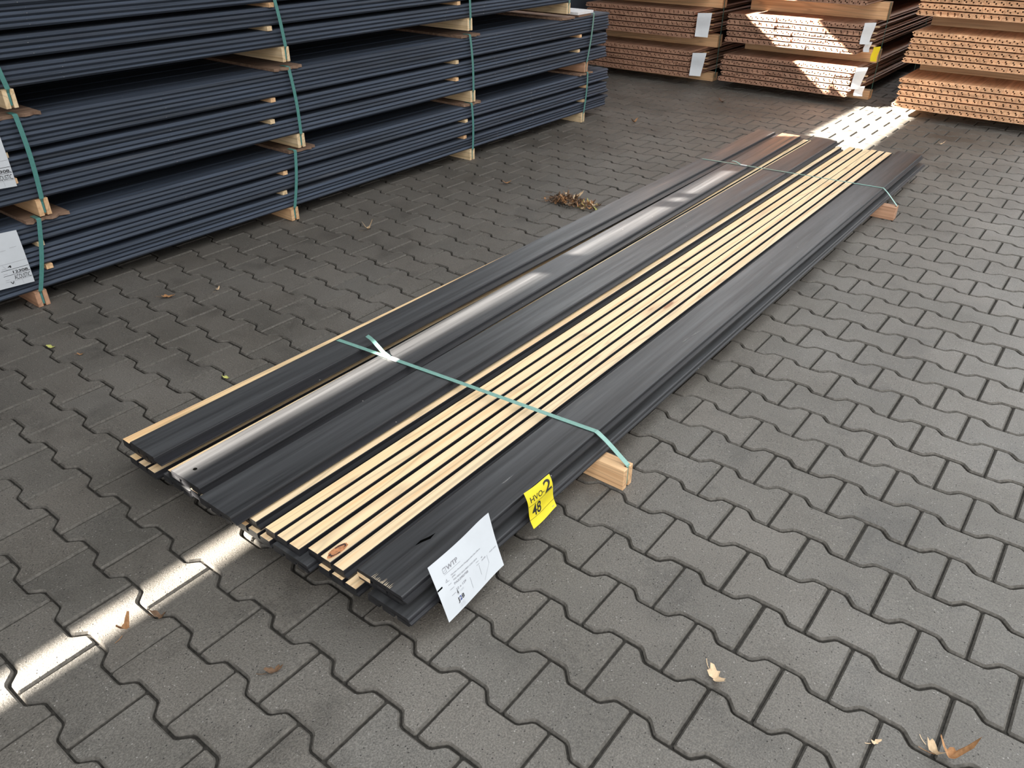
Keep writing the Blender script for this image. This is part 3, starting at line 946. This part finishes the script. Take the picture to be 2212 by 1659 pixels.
def leaf(label, x, y, size, rz, mname, curl=.8, kind=5, seed=1, z=.0005, tilt=0.0):
    vs, fs = leaf_mesh(size, curl, kind, seed, None)
    o = mesh_obj('dry_leaf', vs, fs, M[mname], smooth=True)
    o.location = (x, y, z); o.rotation_euler = (tilt, 0, rz)
    tag(o, label, 'leaf', 'dry leaves on the paving')
leaf('orange-brown curled leaf lying in the stripe of sunlight on the paving', -.580, -.428, .030, 2.2, 'leaf', 1.6, 4, 3)
leaf('crumpled brown leaf in a paving joint at the edge of the sunlight stripe', -.549, -.363, .026, .5, 'leaf_dark', 1.5, 5, 4)
leaf('pale torn leaf lying in a joint at the lower right of the paving', .501, .250, .038, -.6, 'leaf_pale', .9, 6, 5)
leaf('folded red-brown leaf at the bottom right edge of the picture', .925, .358, .040, .4, 'leaf', 2.0, 4, 6)
leaf('pale curled leaf scrap beside the folded leaf at the bottom right', .900, .350, .030, -.5, 'leaf_pale', 1.5, 3, 16)
leaf('tiny pale leaf scrap in a straight joint near the bottom right', .806, .305, .016, .9, 'leaf_pale', .6, 5, 7)
leaf('brown leaf flat on the paving in front of the near end of the left stack', -2.035, .583, .040, .7, 'leaf', .4, 5, 8)
leaf('small yellow-green leaf in a joint beside the left edge of the bundle', -1.316, .349, .022, .1, 'leaf_yellow', .5, 3, 9)
leaf('small pale leaf standing on the paving between left stack and bundle', -1.965, 1.606, .034, 1.2, 'leaf_pale', 1.8, 4, 10)
leaf('small yellowish leaf on the paving at the far left', -1.984, .091, .026, .3, 'leaf_yellow', .5, 5, 11)
leaf('small pale leaf in a joint near the left stack', -1.942, .746, .022, 2.0, 'leaf_pale', .7, 4, 12)
leaf('dark leaf on the paving in front of the sunlit brown stack', -1.834, 5.303, .055, .2, 'leaf_dark', 1.0, 5, 13)
leaf('small brown leaf on the paving before the far end of the left stack', -2.048, 4.296, .040, 1.4, 'leaf', 1.0, 4, 14)
leaf('small pale leaf near the far right corner of the bundle', -.16, 5.036, .030, .4, 'leaf_pale', 1.0, 5, 15)
leaf('thin brown leaf beyond the leaf heap beside the left stack', -1.886, 2.600, .035, .9, 'leaf', .6, 4, 17)
leaf('small dark leaf scrap in a joint at the lower left of the paving', -.232, -.298, .028, 1.0, 'leaf_dark', .8, 6, 18)
leaf('small reddish leaf scrap on the paving left of the bundle', -1.855, .129, .018, .7, 'leaf', .6, 4, 19)
# heap of dry leaves
def heap():
    r = random.Random(11)
    vs, fs, mi = [], [], []
    for i in range(150):
        t = r.random()
        cx = -1.50 + .22*t + r.gauss(0, .035); cy = 2.515 + .04*t + r.gauss(0, .035)*(1-.4*t)
        s = r.uniform(.012, .030)
        lv, lf = leaf_mesh(s, r.uniform(.3, 2), r.choice((3, 4, 5)), i, None)
        R = Matrix.Rotation(r.uniform(0, 6.28), 3, 'Z') @ Matrix.Rotation(r.gauss(0, .5), 3, 'X')
        b = len(vs); q = []
        for v in lv: q.append(R @ Vector(v))
        zmin = min(v.z for v in q); h = .028*math.exp(-((t-.25)*2.0)**2)*r.random()
        for v in q: vs.append((v.x+cx, v.y+cy, v.z-zmin+.001+h))
        fs += [tuple(b+k for k in f) for f in lf]
        mi += [r.choice((0, 1, 1, 1, 1, 2) if t < .55 else (0, 1, 1, 2, 3))]*len(lf)
    for i in range(14):   # twigs
        a = r.uniform(0, 6.28); l = r.uniform(.03, .08); x = -1.47+r.gauss(0, .06); y = 2.53+r.gauss(0, .03); z = .012+r.random()*.02
        d = Vector((math.cos(a)*l, math.sin(a)*l, r.uniform(-.01, .01))); b = len(vs); n_ = Vector((-d.y, d.x, 0)).normalized()*.0012
        p = Vector((x, y, z))
        vs += [tuple(p-n_), tuple(p+n_), tuple(p+d+n_), tuple(p+d-n_), tuple(p+Vector((0,0,.0025))), tuple(p+d+Vector((0,0,.0025)))]
        fs += [(b, b+3, b+2, b+1), (b, b+4, b+5, b+3), (b+1, b+2, b+5, b+4), (b, b+1, b+4), (b+3, b+5, b+2)]; mi += [1]*5
    o = mesh_obj('leaf_heap', vs, fs, [M['leaf'], M['leaf_dark'], M['leaf_pale'], M['leaf_yellow']], midx=mi)
    tag(o, 'heap of dry leaves and twigs on the paving left of the bundle', 'leaves', kind='stuff')
heap()

# ------------------------------------------------------------------ light
w = bpy.data.worlds.new('sky'); SC.world = w; w.use_nodes = True
nt = w.node_tree; bg = nt.nodes['Background']
tc = N(nt, 'ShaderNodeTexCoord'); sx = N(nt, 'ShaderNodeSeparateXYZ'); nt.links.new(tc.outputs['Generated'], sx.inputs[0])
rp = ramp(nt, sx.outputs[2], [(.0, (.16,.15,.14)), (.10, (.14,.14,.14)), (.45, (.22,.225,.23)), (.70, (1.0,1.01,1.02)), (1.0, (.90,.96,1.0))])
# low sky towards -y brightened by hand to light the stack fronts
ny = N(nt, 'ShaderNodeMapRange'); ny.inputs[1].default_value = -.35; ny.inputs[2].default_value = -.9
nt.links.new(sx.outputs[1], ny.inputs[0])
yc = ramp(nt, sx.outputs[2], [(.0, (.20,.19,.18)), (.04, (1.7,1.66,1.6)), (.40, (1.4,1.4,1.4)), (1.0, (.86,.92,1.0))])
cmx = mixc(nt, ny.outputs[0], rp.outputs[0], yc.outputs[0])
py = N(nt, 'ShaderNodeMapRange'); py.inputs[1].default_value = .45; py.inputs[2].default_value = .85
nt.links.new(sx.outputs[1], py.inputs[0])
yb = ramp(nt, sx.outputs[2], [(.0, (.18,.18,.18)), (.10, (.45,.46,.47)), (.22, (1.15,1.18,1.2)), (1.0, (.90,.96,1.0))])
cmx = mixc(nt, py.outputs[0], cmx, yb.outputs[0])
nt.links.new(cmx, bg.inputs['Color'])
bg.inputs['Strength'].default_value = 1.35

sd = bpy.data.lights.new('sun', 'SUN'); sun = link(bpy.data.objects.new('sun', sd))
sd.energy = 42.0; sd.angle = math.radians(.53); sd.color = (1.0, .93, .82)
d = Vector((1, .70, -.68)).normalized()
sun.rotation_euler = d.to_track_quat('-Z', 'Y').to_euler()
sun.location = (-6, -4, 5)

SC.view_settings.view_transform = 'Standard'
SC.view_settings.look = 'None'
SC.view_settings.gamma = 1.0
SC.view_settings.use_curve_mapping = False
SC.view_settings.exposure = 1.30
